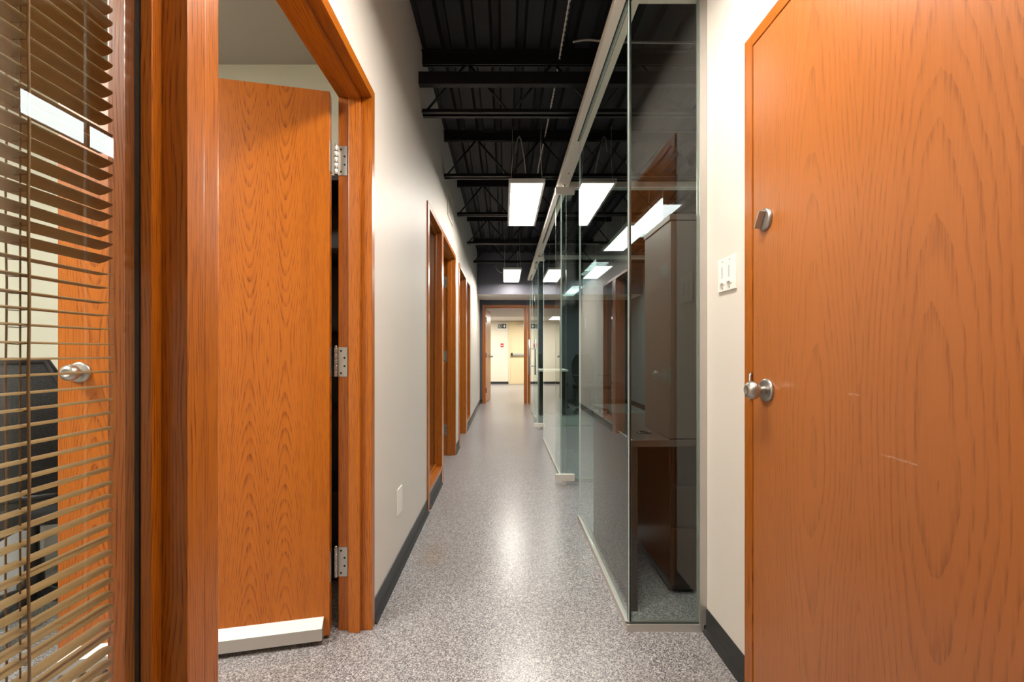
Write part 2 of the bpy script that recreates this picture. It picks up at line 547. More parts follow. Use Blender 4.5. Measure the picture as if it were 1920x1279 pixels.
baseboard('baseboard_office', [('x', YE, -1, 0.53, 2.65), ('y', 2.65, -1, -1, YE)], 'dark baseboard inside the offices')

# ------------------------------------------------------------------ wooden frames of the left wall
XF, XB = -0.5165, -0.647
def frame(name, S, door_first, label):
    t = empty(name, (0, 0, 0)); struct(t, label)
    sl, dr, mu = S['sl'], S['dr'], S['mull']
    bv = 0.0022
    if door_first:
        near, far = (S['o0'], dr[0]), (sl[1], S['o1'])
    else:
        near, far = (S['o0'], sl[0]), (dr[1], S['o1'])
    part('jamb', 'wood_z', t, (XB, XF, near[0], near[1], 0, FI), bevel=bv)
    part('jamb', 'wood_z', t, (XB, XF, far[0], far[1], 0, FI), bevel=bv)
    cut = (mu[0] + mu[1]) / 2 + 0.002
    part('mullion', 'wood_z', t, (XB, XF, mu[0], cut, 0, FI), bevel=bv)
    part('mullion', 'wood_z', t, (XB, XF, cut, mu[1], 0, FI), bevel=bv)
    part('head_jamb', 'wood_y', t, (XB, XF, S['o0'], S['o1'], FI, FT), bevel=bv)
    part('sill', 'wood_y', t, (XB, XF, sl[0], sl[1], 0.110, 0.145), bevel=bv)
    # door stops
    sx0, sx1 = -0.602, -0.558
    part('door_stop', 'wood_z', t, (sx0, sx1, dr[1] - 0.017, dr[1], 0, FI), bevel=bv)
    part('door_stop', 'wood_z', t, (sx0, sx1, dr[0], dr[0] + 0.017, 0, FI), bevel=bv)
    part('door_stop', 'wood_y', t, (sx0, sx1, dr[0] + 0.017, dr[1] - 0.017, FI - 0.017, FI), bevel=bv)
    # glazing beads either side of the pane
    for bx0, bx1 in ((-0.576, -0.558), (-0.602, -0.584)):
        part('glazing_bead', 'wood_z', t, (bx0, bx1, sl[0], sl[0] + 0.021, 0.145, FI), bevel=bv)
        part('glazing_bead', 'wood_z', t, (bx0, bx1, sl[1] - 0.021, sl[1], 0.145, FI), bevel=bv)
        part('glazing_bead', 'wood_y', t, (bx0, bx1, sl[0] + 0.021, sl[1] - 0.021, FI - 0.021, FI), bevel=bv)
        part('glazing_bead', 'wood_y', t, (bx0, bx1, sl[0] + 0.021, sl[1] - 0.021, 0.145, 0.166), bevel=bv)
    return t

def sidelight(name, S, label):
    t = empty(name, (0, 0, 0)); struct(t, label)
    y0, y1 = S['sl']
    part('pane', 'window_glass', t, (-0.583, -0.577, y0 + 0.010, y1 - 0.010, 0.155, FI - 0.010))
    g = ((-0.5835, -0.5765, y0 + 0.001, y0 + 0.021, 0.146, FI - 0.001), (-0.5835, -0.5765, y1 - 0.0225, y1 - 0.001, 0.146, FI - 0.001),
         (-0.5835, -0.5765, y0 + 0.021, y1 - 0.0225, FI - 0.0225, FI - 0.001), (-0.5835, -0.5765, y0 + 0.021, y1 - 0.0225, 0.146, 0.1675))
    part('gasket', 'gasket', t, *g)
    return t

T1 = frame('trim_1', S1, False, 'orange oak frame around the sidelight and open door at left')
T2 = frame('trim_2', S2, False, 'orange oak frame of the middle doorway on the left wall')
T3 = frame('trim_3', S3, True, 'orange oak frame of the furthest doorway on the left wall')
sidelight('window_1', S1, 'glazed sidelight in front of the tan blind')
sidelight('window_2', S2, 'narrow glazed sidelight of the middle doorway')
sidelight('window_3', S3, 'narrow glazed sidelight of the furthest left doorway')

# butt hinges (jamb leaf, barrel, leaf on the door edge)
def hinge(parent, x_in, x_out, y, z, barrel_x, h=0.114, side=-1):
    """jamb leaf lies on the plane y facing the camera between x_in and x_out"""
    t = part('hinge', 'hinge', parent, (x_out, x_in, y - 0.003, y + 0.0005, z - h / 2, z + h / 2), bevel=0.0008)
    bm = bm_new()
    for k in range(5):
        z0 = z - h / 2 + k * h / 5
        lathe(bm, [(0.0068, z0 + 0.0008), (0.0072, z0 + 0.002), (0.0072, z0 + h / 5 - 0.002), (0.0068, z0 + h / 5 - 0.0008)], 14, Matrix.Translation((barrel_x, y - 0.007, 0)))
    lathe(bm, [(0.003, z + h / 2), (0.0055, z + h / 2 + 0.002), (0.004, z + h / 2 + 0.006), (0.0, z + h / 2 + 0.007)], 12, Matrix.Translation((barrel_x, y - 0.007, 0)))
    obj('barrel', bm, 'hinge', t)
    bm = bm_new()
    w_ = x_in - x_out
    for fx, fz in ((0.30, 0.38), (0.68, 0.14), (0.68, -0.14), (0.30, -0.38)):
        mtx = Matrix.Translation((x_out + w_ * fx, y - 0.003, z + fz * h)) @ Matrix.Rotation(PI / 2, 4, 'X')
        lathe(bm, [(0.0042, 0.0), (0.0042, 0.0006), (0.0026, 0.0012), (0.0, 0.0004)], 12, mtx)
    obj('screws', bm, 'slot', t)
    return t

# ------------------------------------------------------------------ door_1: the open leaf at left
ANG = 12.3
D1 = empty('door_1', (-0.660, 1.686, 0), math.radians(180 + ANG))
struct(D1, 'orange oak door swung open into the room at left')
W1, LT1 = 0.868, 0.044
part('leaf', 'leaf', D1, (0.010, W1, 0.0, LT1, 0.014, 2.068), bevel=0.0018)
def knob(parent, base, direction, name='knob'):
    """base: point on the door face; direction: outward unit vector (parent space)"""
    z = Vector(direction).normalized()
    q = z.to_track_quat('Z', 'Y').to_matrix().to_4x4()
    m = Matrix.Translation(base) @ q
    bm = bm_new()
    lathe(bm, [(0.0, 0.0), (0.034, 0.0), (0.0345, 0.003), (0.033, 0.0065), (0.028, 0.0085), (0.0, 0.0085)], 32, m)
    r = obj('rose', bm, 'steel', parent)
    bm = bm_new()
    lathe(bm, [(0.0, 0.008), (0.0135, 0.008), (0.0125, 0.014), (0.0115, 0.022), (0.0135, 0.026), (0.0215, 0.030), (0.0262, 0.037), (0.0272, 0.044),
               (0.0258, 0.051), (0.021, 0.058), (0.0145, 0.062), (0.0125, 0.0625), (0.010, 0.0605), (0.0, 0.0595)], 32, m)
    k = obj(name, bm, 'steel', parent)
    return k
knob(D1, (0.806, LT1, 1.015), (0, 1, 0))
# drop seal along the bottom edge
bm = bm_new()
extrude_profile(bm, [(LT1, 0.016), (LT1 + 0.040, 0.022), (LT1 + 0.040, 0.066), (LT1 + 0.036, 0.069), (LT1 + 0.004, 0.088), (LT1, 0.088)], 'x', 0.030, W1 - 0.004)
sw = obj('door_sweep', bm, ['alu', 'vinyl'], D1)
for p in sw.data.polygons:
    if p.normal.z > 0.3: p.material_index = 1
for hz in (1.828, 1.045, 0.268):
    hinge(T1, -0.6105, -0.6465, 1.6927, hz, -0.6535)
    part('hinge_plate', 'hinge', D1, (0.0075, 0.0102, 0.006, 0.038, hz - 0.057, hz + 0.057))
for hz in (1.828, 1.045, 0.268):
    hinge(T2, -0.6085, -0.6445, S2['dr'][1], hz, -0.651)
# strike plates of the second doorway's mullion
part('strike_plate', 'hinge', T2, (-0.5205, -0.5155, 3.694, 3.700, 0.985, 1.055))

# ------------------------------------------------------------------ right door (closed) and its frame
T4 = struct(empty('trim_4'), 'thin orange oak frame around the closed right door')
RX = 0.775
part('jamb', 'wood_z', T4, (RX, 0.905, RD[1] + 0.003, RF[1], 0, 2.080), bevel=0.002)
part('jamb', 'wood_z', T4, (RX, 0.905, RF[0], RD[0] - 0.003, 0, 2.080), bevel=0.002)
part('head_jamb', 'wood_y', T4, (RX, 0.905, RD[0] - 0.003, RD[1] + 0.003, 2.041, 2.080), bevel=0.002)
part('door_stop', 'wood_z', T4, (0.824, 0.860, RD[1] - 0.012, RD[1] + 0.003, 0, 2.041), (0.824, 0.860, RD[0] - 0.003, RD[0] + 0.012, 0, 2.041), (0.824, 0.860, RD[0], RD[1], 2.026, 2.041))
bm = bm_new()
box(bm, RX - 0.0035, RX + 0.001, RD[1] + 0.004, RD[1] + 0.017, 0.935, 1.017, bevel=0.001)
tube(bm, [(RX - 0.001, RD[1] + 0.005, 0.936), (RX - 0.0075, RD[1] + 0.0005, 0.936 + 0.004), (RX - 0.0075, RD[1] + 0.0005, 1.012), (RX - 0.001, RD[1] + 0.005, 1.016)], 0.0042, 8)
obj('strike_plate', bm, 'steel', T4)
D2 = struct(empty('door_2'), 'closed orange oak door with worn veneer at right')
part('leaf', 'leaf_right', D2, (RX + 0.002, RX + 0.046, RD[0], RD[1], 0.010, 2.038), bevel=0.0018)
knob(D2, (RX + 0.002, 1.286, 0.970), (-1, 0, 0))
# deadbolt thumbturn
bm = bm_new()
mt = Matrix.Translation((RX + 0.002, 1.293, 1.477)) @ Vector((-1, 0, 0)).to_track_quat('Z', 'Y').to_matrix().to_4x4()
lathe(bm, [(0.0, 0.0), (0.033, 0.0), (0.0335, 0.003), (0.031, 0.008), (0.027, 0.010), (0.0, 0.010)], 32, mt)
db = obj('deadbolt_rose', bm, 'steel', D2)
bm = bm_new()
box(bm, -0.006, 0.006, -0.026, 0.026, 0.0, 0.018, bevel=0.002)
for v in bm.verts:
    if v.co.z > 0.010: v.co.x *= 0.55
bm.transform(Matrix.Translation((RX - 0.008, 1.293, 1.477)) @ Vector((-1, 0, 0)).to_track_quat('Z', 'Y').to_matrix().to_4x4() @ Matrix.Rotation(math.radians(-32), 4, 'Z'))
obj('thumbturn', bm, 'steel', db)

# ------------------------------------------------------------------ end door frame and its open leaf
T5 = struct(empty('trim_5'), 'orange oak frame of the doorway at the corridor end')
fy0, fy1 = YE - 0.012, YE + 0.132
part('jamb', 'wood_z', T5, (-0.470, -0.430, fy0, fy1, 0, 2.052), bevel=0.002)
part('jamb', 'wood_z', T5, (0.440, 0.482, fy0, fy1, 0, 2.052), bevel=0.002)
part('head_jamb', 'wood_x', T5, (-0.470, 0.482, fy0, fy1, 2.052, 2.105), bevel=0.002)
part('door_stop', 'wood_z', T5, (-0.430, -0.405, fy0 + 0.045, fy0 + 0.088, 0, 2.052), bevel=0.002)
part('door_stop', 'wood_z', T5, (0.415, 0.440, fy0 + 0.045, fy0 + 0.088, 0, 2.052), bevel=0.002)
part('door_stop', 'wood_x', T5, (-0.405, 0.415, fy0 + 0.045, fy0 + 0.088, 2.034, 2.052), bevel=0.002)
D3 = struct(empty('door_3', (-0.415, fy1 + 0.012, 0), math.radians(84.0)), 'oak door swung open into the lobby at the corridor end')
part('leaf', 'wood_z', D3, (0.004, 0.850, 0.0, 0.044, 0.012, 2.040), bevel=0.002)
knob(D3, (0.785, 0.0, 1.0), (0, -1, 0))
for hz in (1.80, 1.03, 0.27):
    part('hinge', 'hinge', D3, (-0.012, 0.010, -0.036, -0.001, hz - 0.055, hz + 0.055))

# ------------------------------------------------------------------ lobby steel door, exit sign, pull station
T6 = struct(empty('trim_6'), 'cream steel frame of the lobby exit door')
part('jamb', 'cream_metal', T6, (0.140, 0.205, 15.06, 15.10, 0, 2.16))
part('jamb', 'cream_metal', T6, (1.125, 1.190, 15.06, 15.10, 0, 2.16))
part('head_jamb', 'cream_metal', T6, (0.205, 1.125, 15.06, 15.10, 2.08, 2.16))
D4 = struct(empty('door_4'), 'cream steel exit door with a push bar in the lobby')
part('leaf', 'cream_metal', D4, (0.208, 1.122, 15.075, 15.115, 0.01, 2.078))
pb = part('push_bar', 'alu', D4, (0.28, 1.02, 14.985, 15.030, 0.995, 1.065), bevel=0.008)
part('end_cap', 'slot', pb, (0.225, 0.285, 14.99, 15.076, 0.965, 1.085), bevel=0.01)
part('end_cap', 'slot', pb, (1.02, 1.075, 14.99, 15.076, 0.965, 1.085), bevel=0.01)
cl = part('door_closer', 'alu', D4, (0.55, 0.80, 15.02, 15.076, 2.00, 2.06), bevel=0.006)
part('closer_arm', 'alu', cl, (0.40, 0.60, 15.03, 15.045, 2.064, 2.078))

ES = empty('exit_sign', (-0.09, 15.10, 1.90))
tag(ES, 'white exit sign with a dark green running figure and arrow', 'sign')
part('housing', 'plastic_white', ES, (-0.172, 0.172, -0.045, 0.0, -0.020, 0.235), bevel=0.006)
def poly(bm, pts, y0, y1):
    extrude_profile(bm, pts, 'y', y0, y1)
part('legend_panel', 'sign_green', ES, (-0.150, -0.010, -0.049, -0.044, 0.030, 0.190))
part('legend_panel', 'sign_green', ES, (0.000, 0.150, -0.049, -0.044, 0.030, 0.190))
bm = bm_new()
poly(bm, [(0.025, 0.098), (0.085, 0.098), (0.062, 0.070), (0.085, 0.055), (0.132, 0.110), (0.085, 0.165), (0.062, 0.150), (0.085, 0.122), (0.025, 0.122)], -0.051, -0.0485)
obj('arrow', bm, 'plastic_white', ES)
bm = bm_new()
# doorway outline and running figure
poly(bm, [(-0.140, 0.040), (-0.128, 0.040), (-0.128, 0.170), (-0.040, 0.170), (-0.040, 0.150), (-0.028, 0.150), (-0.028, 0.182), (-0.140, 0.182)], -0.051, -0.0485)
poly(bm, [(-0.090 + 0.012 * math.cos(k * PI / 5), 0.148 + 0.012 * math.sin(k * PI / 5)) for k in range(10)], -0.051, -0.0485)
poly(bm, [(-0.100, 0.132), (-0.076, 0.134), (-0.066, 0.092), (-0.086, 0.086)], -0.051, -0.0485)
poly(bm, [(-0.078, 0.132), (-0.050, 0.112), (-0.036, 0.122), (-0.032, 0.114), (-0.050, 0.100), (-0.074, 0.118)], -0.051, -0.0485)
poly(bm, [(-0.098, 0.130), (-0.118, 0.118), (-0.116, 0.098), (-0.108, 0.098), (-0.108, 0.112), (-0.094, 0.120)], -0.051, -0.0485)
poly(bm, [(-0.084, 0.090), (-0.066, 0.092), (-0.044, 0.072), (-0.048, 0.042), (-0.058, 0.042), (-0.056, 0.068)], -0.051, -0.0485)
poly(bm, [(-0.086, 0.090), (-0.076, 0.086), (-0.094, 0.062), (-0.120, 0.060), (-0.120, 0.070), (-0.100, 0.072)], -0.051, -0.0485)
obj('running_figure', bm, 'plastic_white', ES)

FP = empty('fire_alarm_pull', (-0.085, 15.10, 1.35)); tag(FP, 'red fire alarm pull station below the exit sign', 'alarm')
part('backplate', 'red', FP, (-0.050, 0.050, -0.040, 0.0, -0.060, 0.060), bevel=0.006)
part('pull_handle', 'plastic_white', FP, (-0.036, 0.036, -0.052, -0.038, -0.020, 0.006), bevel=0.004)

# ------------------------------------------------------------------ glass front of the offices
GX = 0.492                         # plane of the corridor glass
HB, HT = 2.470, 2.516              # header rail
def pane(name, b, thin, parent, mat='glass'):
    bm = bm_new(); box(bm, *b)
    o = obj(name, bm, [mat, 'glass_edge'], parent)
    for p in o.data.polygons:
        if abs(p.normal[thin]) < 0.5: p.material_index = 1
    return o

HR = empty('header_rail'); tag(HR, 'pale slotted header rail running above the glass partition', 'rail')
hx0, hx1 = 0.440, 0.534
part('rail_body', 'alu_pale', HR, (hx0, hx1, 1.66, 8.335, HB + 0.006, HT))
slots = [(1.66, 2.86), (3.70, 5.52), (6.34, 6.80), (7.70, 8.335)]
for a, b in slots:                 # open slot between two flanges where a fixed pane sits
    part('flange', 'alu_pale', HR, (hx0, 0.478, a, b, HB, HB + 0.006))
    part('flange', 'alu_pale', HR, (0.503, hx1, a, b, HB, HB + 0.006))
    part('slot', 'slot', HR, (0.478, 0.503, a, b, HB + 0.0045, HB + 0.0062))
for a, b in ((2.86, 3.70), (5.52, 6.34), (6.80, 7.70)):
    part('closure_plate', 'alu_pale', HR, (hx0, hx1, a, b, HB, HB + 0.006))
for y in (3.36, 5.60, 6.05):
    bm = bm_new(); lathe(bm, [(0.006, HB - 0.002), (0.006, HB + 0.001), (0.0, HB + 0.001)], 12, Matrix.Translation((0.498, y, 0)))
    obj('screw', bm, 'slot', HR)
part('rail_body', 'alu_pale', HR, (0.534, XRB, 1.680, 1.730, HB, HT))

def panel(name, y0, y1, label, z1=HB + 0.004, track=True):
    t = empty(name, (0, 0, 0)); tag(t, label, 'glass panel', 'fixed glass panels of the corridor partition')
    pane('pane', (GX - 0.006, GX + 0.006, y0, y1, 0.012, z1), 0, t)
    if track:
        part('floor_track', 'alu', t, (GX - 0.016, GX - 0.0075, y0, y1, 0, 0.025), (GX + 0.0075, GX + 0.016, y0, y1, 0, 0.025), (GX - 0.0075, GX + 0.0075, y0, y1, 0, 0.008))
    return t
P1 = panel('glass_panel', 1.719, 2.835, 'fixed glass panel of the partition nearest the camera, beside the desk')
P2 = panel('glass_panel', 3.775, 5.470, 'fixed glass panel between the two open glass doors')
P3 = panel('glass_panel', 6.385, 6.790, 'narrow fixed glass panel just past the second open glass door')
P4 = panel('glass_panel', 7.706, 8.334, 'fixed glass panel just past the glass door with pull handles')
P5 = panel('glass_panel', 8.342, 9.250, 'low fixed glass panel under the bulkhead by the end wall', z1=2.203)
FG = empty('glass_panel'); tag(FG, 'glass panel facing the camera in front of the dark cabinet', 'glass panel', 'fixed glass panels of the corridor partition')
pane('pane', (0.486, 0.764, 1.694, 1.706, 0.012, HB - 0.001), 1, FG)
part('floor_track', 'alu', FG, (0.474, 0.772, 1.683, 1.692, 0, 0.026), (0.474, 0.772, 1.708, 1.717, 0, 0.026), (0.474, 0.772, 1.692, 1.708, 0, 0.008))
part('wall_channel', 'alu', FG, (0.757, 0.784, 1.684, 1.692, 0.026, HB), (0.757, 0.784, 1.708, 1.716, 0.026, HB), (0.770, 0.784, 1.692, 1.708, 0.026, HB))
part('gasket', 'gasket', FG, (0.476, 0.760, 1.6922, 1.6938, 0.020, 0.030))
part('corner_seal', 'gasket', FG, (0.4865, 0.4975, 1.7062, 1.7185, 0.026, HB - 0.001))

def patch_door(name, y, label, handle=False):
    """glass leaf standing open at right angles to the corridor on its floor pivot"""
    t = empty(name, (GX, y, 0)); tag(t, label, 'glass door', 'frameless glass doors')
    x0, x1 = -0.070, 0.815
    pane('pane', (x0, x1, -0.006, 0.006, 0.030, 2.440), 1, t)
    for z0, z1, nm in ((0.026, 0.080, 'patch_fitting'), (2.390, 2.446, 'patch_fitting')):
        f = part(nm, 'alu_pale', t, (x0 - 0.002, x0 + 0.155, -0.018, 0.018, z0, z1), bevel=0.0015)
    bm = bm_new(); lathe(bm, [(0.014, 0.006), (0.014, 0.026)], 16); box(bm, -0.016, 0.016, -0.02, 0.02, 0.0, 0.006)
    obj('floor_pivot', bm, 'alu_pale', t)
    bm = bm_new(); lathe(bm, [(0.010, 2.446), (0.010, HB - 0.0005)], 16)
    obj('top_pivot', bm, 'alu', t)
    return t
GD1 = patch_door('glass_door', 3.59, 'first glass door, standing open past the nearest glass panel')
GD2 = patch_door('glass_door', 6.20, 'second glass door, standing open further down the corridor')
# third leaf: closed, with tubular pull handles
GD3 = empty('glass_door', (GX, 6.80, 0)); tag(GD3, 'closed glass door with long tubular pull handles near the end wall', 'glass door', 'frameless glass doors')
pane('pane', (-0.006, 0.006, 0.0, 0.890, 0.030, 2.440), 0, GD3)
for z0, z1 in ((0.026, 0.080), (2.390, 2.446)):
    part('patch_fitting', 'alu_pale', GD3, (-0.018, 0.018, 0.0, 0.155, z0, z1), bevel=0.0015)
bm = bm_new(); lathe(bm, [(0.014, 0.0), (0.014, 0.026)], 16, Matrix.Translation((0, 0.07, 0)))
obj('floor_pivot', bm, 'alu_pale', GD3)
bm = bm_new(); lathe(bm, [(0.010, 2.446), (0.010, HB - 0.0005)], 16, Matrix.Translation((0, 0.07, 0)))
obj('top_pivot', bm, 'alu', GD3)
for s in (-1, 1):
    bm = bm_new()
    lathe(bm, [(0.0, 0.70), (0.0135, 0.70), (0.0135, 1.315), (0.0, 1.315)], 20, Matrix.Translation((s * 0.058, 0.80, 0)))
    hd = obj('pull_handle', bm, 'steel', GD3)
    for hz in (0.85, 1.155):
        bm = bm_new(); tube(bm, [(s * 0.006, 0.80, hz), (s * 0.055, 0.80, hz)], 0.009, 12)
        obj('standoff', bm, 'chrome', hd)

# glass cross partitions between the offices
def cross(y, label, lab2):
    h = empty('cross_rail', (0, 0, 0)); tag(h, label, 'rail', 'cross rails between the offices')
    part('rail_body', 'alu_pale', h, (0.536, 2.65, y - 0.035, y + 0.035, HB, HT))
    g = empty('office_divider', (0, 0, 0)); tag(g, lab2, 'glass panel')
    pane('pane', (0.520, 2.645, y - 0.005, y + 0.005, 0.012, HB - 0.001), 1, g)
    part('floor_track', 'alu', g, (0.520, 2.645, y - 0.016, y - 0.006, 0, 0.022), (0.520, 2.645, y + 0.006, y + 0.016, 0, 0.022))
cross(3.675, 'pale cross rail seen through the glass above the cabinet', 'clear glass divider behind the first open glass door')
cross(6.420, 'pale cross rail seen through the glass beyond the second glass door', 'clear glass divider behind the second open glass door')

# ------------------------------------------------------------------ ceiling steelwork
def angle_bar(bm, x0, x1, y, z0, z1, t=0.05):
    box(bm, x0, x1, y - t, y - 0.008, z0, z0 + 0.006)
    box(bm, x0, x1, y - 0.014, y - 0.008, z0, z1)
    box(bm, x0, x1, y + 0.008, y + t, z0, z0 + 0.006)
    box(bm, x0, x1, y + 0.008, y + 0.014, z0, z1)
def joist(y, label):
    t = empty('roof_joist', (0, y, 0)); tag(t, label, 'joist', 'black open web roof joists')
    x0, x1 = XL + 0.001, 2.649
    bm = bm_new(); angle_bar(bm, x0, x1, 0, 2.606, 2.640, 0.036); obj('bottom_chord', bm, 'black_steel', t)
    bm = bm_new()
    box(bm, x0, x1, -0.045, -0.008, 2.994, 2.999); box(bm, x0, x1, -0.014, -0.008, 2.925, 2.994)
    box(bm, x0, x1, 0.008, 0.045, 2.994, 2.999); box(bm, x0, x1, 0.008, 0.014, 2.925, 2.994)
    obj('top_chord', bm, 'black_steel', t)
    xx = XL + 0.01
    k = 0
    while xx + 0.28 < x1:
        a, b = (2.615, 2.945) if k % 2 == 0 else (2.945, 2.615)
        bm = bm_new(); tube(bm, [(xx, 0, a), (xx + 0.277, 0, b)], 0.0085, 6)
        obj('web_rod', bm, 'black_steel', t)
        xx += 0.277; k += 1
    return t
for y, lab in ((2.79, 'black open web steel joist nearest the camera'), (3.79, 'second black steel joist, just before the first hanging light'),
               (4.83, 'third black steel joist, crossing over the first hanging light'), (6.09, 'fourth black steel joist, between the two corridor lights'),
               (7.34, 'furthest black steel joist, above the second corridor light')):
    joist(y, lab)
cb = empty('steel_channel', (0, 2.66, 0)); tag(cb, 'flat black steel channel crossing the corridor below the nearest joist', 'beam')
bm = bm_new(); box(bm, XL + 0.001, 2.649, -0.006, 0.006, 2.725, 2.800, bevel=0.002); box(bm, XL + 0.001, 2.649, 0.006, 0.035, 2.725, 2.732); box(bm, XL + 0.001, 2.649, 0.006, 0.035, 2.793, 2.800)
obj('channel_web', bm, 'black_steel', cb)

# ------------------------------------------------------------------ luminous panels
def panel_light(x0, x1, y0, y1, z, mat, label, group, frame_w=0.019, wires=None, fmat='plastic_white'):
    t = empty('ceiling_light', ((x0 + x1) / 2, (y0 + y1) / 2, z)); tag(t, label, 'light', group)
    cx, cy = (x1 - x0) / 2, (y1 - y0) / 2
    bm = bm_new()
    box(bm, -cx, cx, -cy, -cy + frame_w, 0, 0.03); box(bm, -cx, cx, cy - frame_w, cy, 0, 0.03)
    box(bm, -cx, -cx + frame_w, -cy + frame_w, cy - frame_w, 0, 0.03); box(bm, cx - frame_w, cx, -cy + frame_w, cy - frame_w, 0, 0.03)
    box(bm, -cx, cx, -cy, cy, 0.03, 0.034)
    obj('light_frame', bm, fmat, t)
    part('diffuser', mat, t, (-cx + frame_w, cx - frame_w, -cy + frame_w, cy - frame_w, 0.004, 0.010))
    if wires:
        for sx, sy, top in wires:
            bm = bm_new(); tube(bm, [(sx * (cx - 0.02), sy * (cy - 0.06), 0.034), (sx * (cx - 0.035), sy * (cy - 0.06) + 0.01, (top - z) * 0.55), (sx * (cx - 0.03), sy * (cy - 0.06), top - z)], 0.0022, 6)
            obj('hanger_wire', bm, 'wire', t)
    return t
W4 = [(-1, -1, 2.998), (1, -1, 2.998), (-1, 1, 2.998), (1, 1, 2.998)]
gl = 'hanging light panels of the corridor'
panel_light(0.035, 0.340, 0.36, 1.58, 2.500, 'lamp_corridor', 'light panel hanging directly above the camera', gl, wires=W4)
panel_light(0.035, 0.340, 3.62, 4.86, 2.500, 'lamp_corridor', 'nearer of the two light panels hanging in the corridor', gl, wires=W4)
panel_light(-0.027, 0.278, 6.95, 8.17, 2.412, 'lamp_corridor', 'further light panel hanging in front of the grey bulkhead', gl, wires=W4)
go = 'hanging light panels of the offices'
panel_light(1.42, 1.725, 1.98, 3.20, 2.500, 'lamp_office', 'light panel hanging over the dark cabinet in the office', go, wires=W4)
panel_light(1.36, 1.665, 4.84, 6.06, 2.500, 'lamp_office', 'light panel hanging in the middle office behind the glass', go, wires=W4)
panel_light(1.48, 1.785, 7.10, 8.32, 2.500, 'lamp_office', 'light panel hanging in the furthest office behind the glass', go, wires=W4)
panel_light(-2.4, -1.8, -0.4, 0.8, 2.603, 'lamp_room', 'ceiling light of the room behind the blind', 'room lights', wires=None)
panel_light(-1.05, -0.45, 12.9, 14.1, 2.160, 'lamp_lobby', 'lobby ceiling light left of the exit sign', 'lobby ceiling lights', wires=None)
panel_light(0.75, 1.35, 12.9, 14.1, 2.160, 'lamp_lobby', 'lobby ceiling light in front of the cream door', 'lobby ceiling lights', wires=None)
panel_light(1.3, 1.9, 10.2, 11.4, 2.093, 'lamp_lobby', 'lobby soffit light just past the end door', 'lobby ceiling lights', wires=None)

# ------------------------------------------------------------------ cables at the ceiling
def arc(p0, p1, sag, n=14):
    p0, p1 = Vector(p0), Vector(p1)
    return [p0.lerp(p1, i / n) + Vector((0, 0, 4 * sag * (i / n) * (1 - i / n))) for i in range(n + 1)]
def twisted(name, pts, label, r=0.004):
    t = empty(name, pts[0]); tag(t, label, 'cable')
    P = [Vector(p) for p in pts]
    seg = []
    for a, b in zip(P, P[1:]):
        k = max(2, int((b - a).length / 0.012))
        seg += [a.lerp(b, i / k) for i in range(k)]
    seg.append(P[-1])
    for ph in (0, PI):
        bm = bm_new()
        tube(bm, [p - P[0] + Vector((math.cos(ph + i * 0.9) * r, 0, math.sin(ph + i * 0.9) * r)) for i, p in enumerate(seg)], r * 0.8, 6)
        obj('strand', bm, 'wire', t)
    return t
twisted('twisted_wire', [(0.335, 1.6, 2.965), (0.345, 2.3, 2.955), (0.350, 2.70, 2.962), (0.352, 3.10, 2.940), (0.352, 3.70, 2.960), (0.338, 4.30, 2.930), (0.345, 4.78, 2.890)], 'white twisted wire strung along the black ceiling deck')
def armoured(name, pts, r, label):
    bm = bm_new()
    P = [Vector(p) for p in pts]
    fine = []
    for a, b in zip(P, P[1:]):
        k = max(2, int((b - a).length / 0.004))
        fine += [a.lerp(b, i / k) for i in range(k)]
    fine.append(P[-1])
    tube(bm, fine, [r * (1.0 if i % 2 else 0.82) for i in range(len(fine))], 8)
    o = obj(name, bm, 'cable_metal'); tag(o, label, 'cable'); return o
armoured('armoured_cable', arc((0.40, 2.55, 2.905), (0.55, 2.55, 2.912), 0.008) + arc((0.55, 2.55, 2.912), (1.60, 2.55, 2.920), -0.015), 0.0075, 'armoured cable looping over the header rail near the ceiling')
whip = [Vector((0.095, 3.72, 2.80)), Vector((0.110, 3.70, 2.90)), Vector((0.125, 3.70, 2.925)), Vector((0.140, 3.71, 2.90)), Vector((0.165, 3.74, 2.78)), Vector((0.185, 3.78, 2.65)), Vector((0.195, 3.85, 2.536))]
armoured('light_whip', whip, 0.006, 'thin armoured cable dropping to the nearer corridor light')
armoured('light_whip', [Vector((-0.16, 7.55, 2.60)), Vector((-0.13, 7.5, 2.52)), Vector((-0.08, 7.5, 2.475)), Vector((-0.02, 7.5, 2.458)), Vector((0.03, 7.5, 2.449))], 0.006, 'short curved cable beside the further corridor light')

# ------------------------------------------------------------------ wall plates and vent
SW = empty('light_switch', (XR, 1.526, 1.357)); tag(SW, 'white double slide dimmer switch on the wall beside the right door', 'switch')
part('plate', 'plastic_white', SW, (-0.007, 0.0, -0.060, 0.060, -0.058, 0.058), bevel=0.0025)
for dy in (-0.024, 0.024):
    part('slide_bezel', 'plastic_white', SW, (-0.0095, -0.006, dy - 0.017, dy + 0.017, -0.034, 0.034), bevel=0.001)
    part('slide_slot', 'grey_plastic', SW, (-0.0102, -0.0090, dy - 0.004, dy + 0.004, -0.028, 0.028))
    part('slider', 'plastic_white', SW, (-0.017, -0.009, dy - 0.0075, dy + 0.0075, -0.030, -0.014), bevel=0.0015)
for dy in (-0.024, 0.024):
    for dz in (-0.048, 0.048):
        bm = bm_new(); lathe(bm, [(0.003, 0.0), (0.0028, 0.001), (0.0, 0.0012)], 10, Matrix.Translation((-0.007, dy, dz)) @ Matrix.Rotation(-PI / 2, 4, 'Y'))
        obj('screw', bm, 'alu', SW)
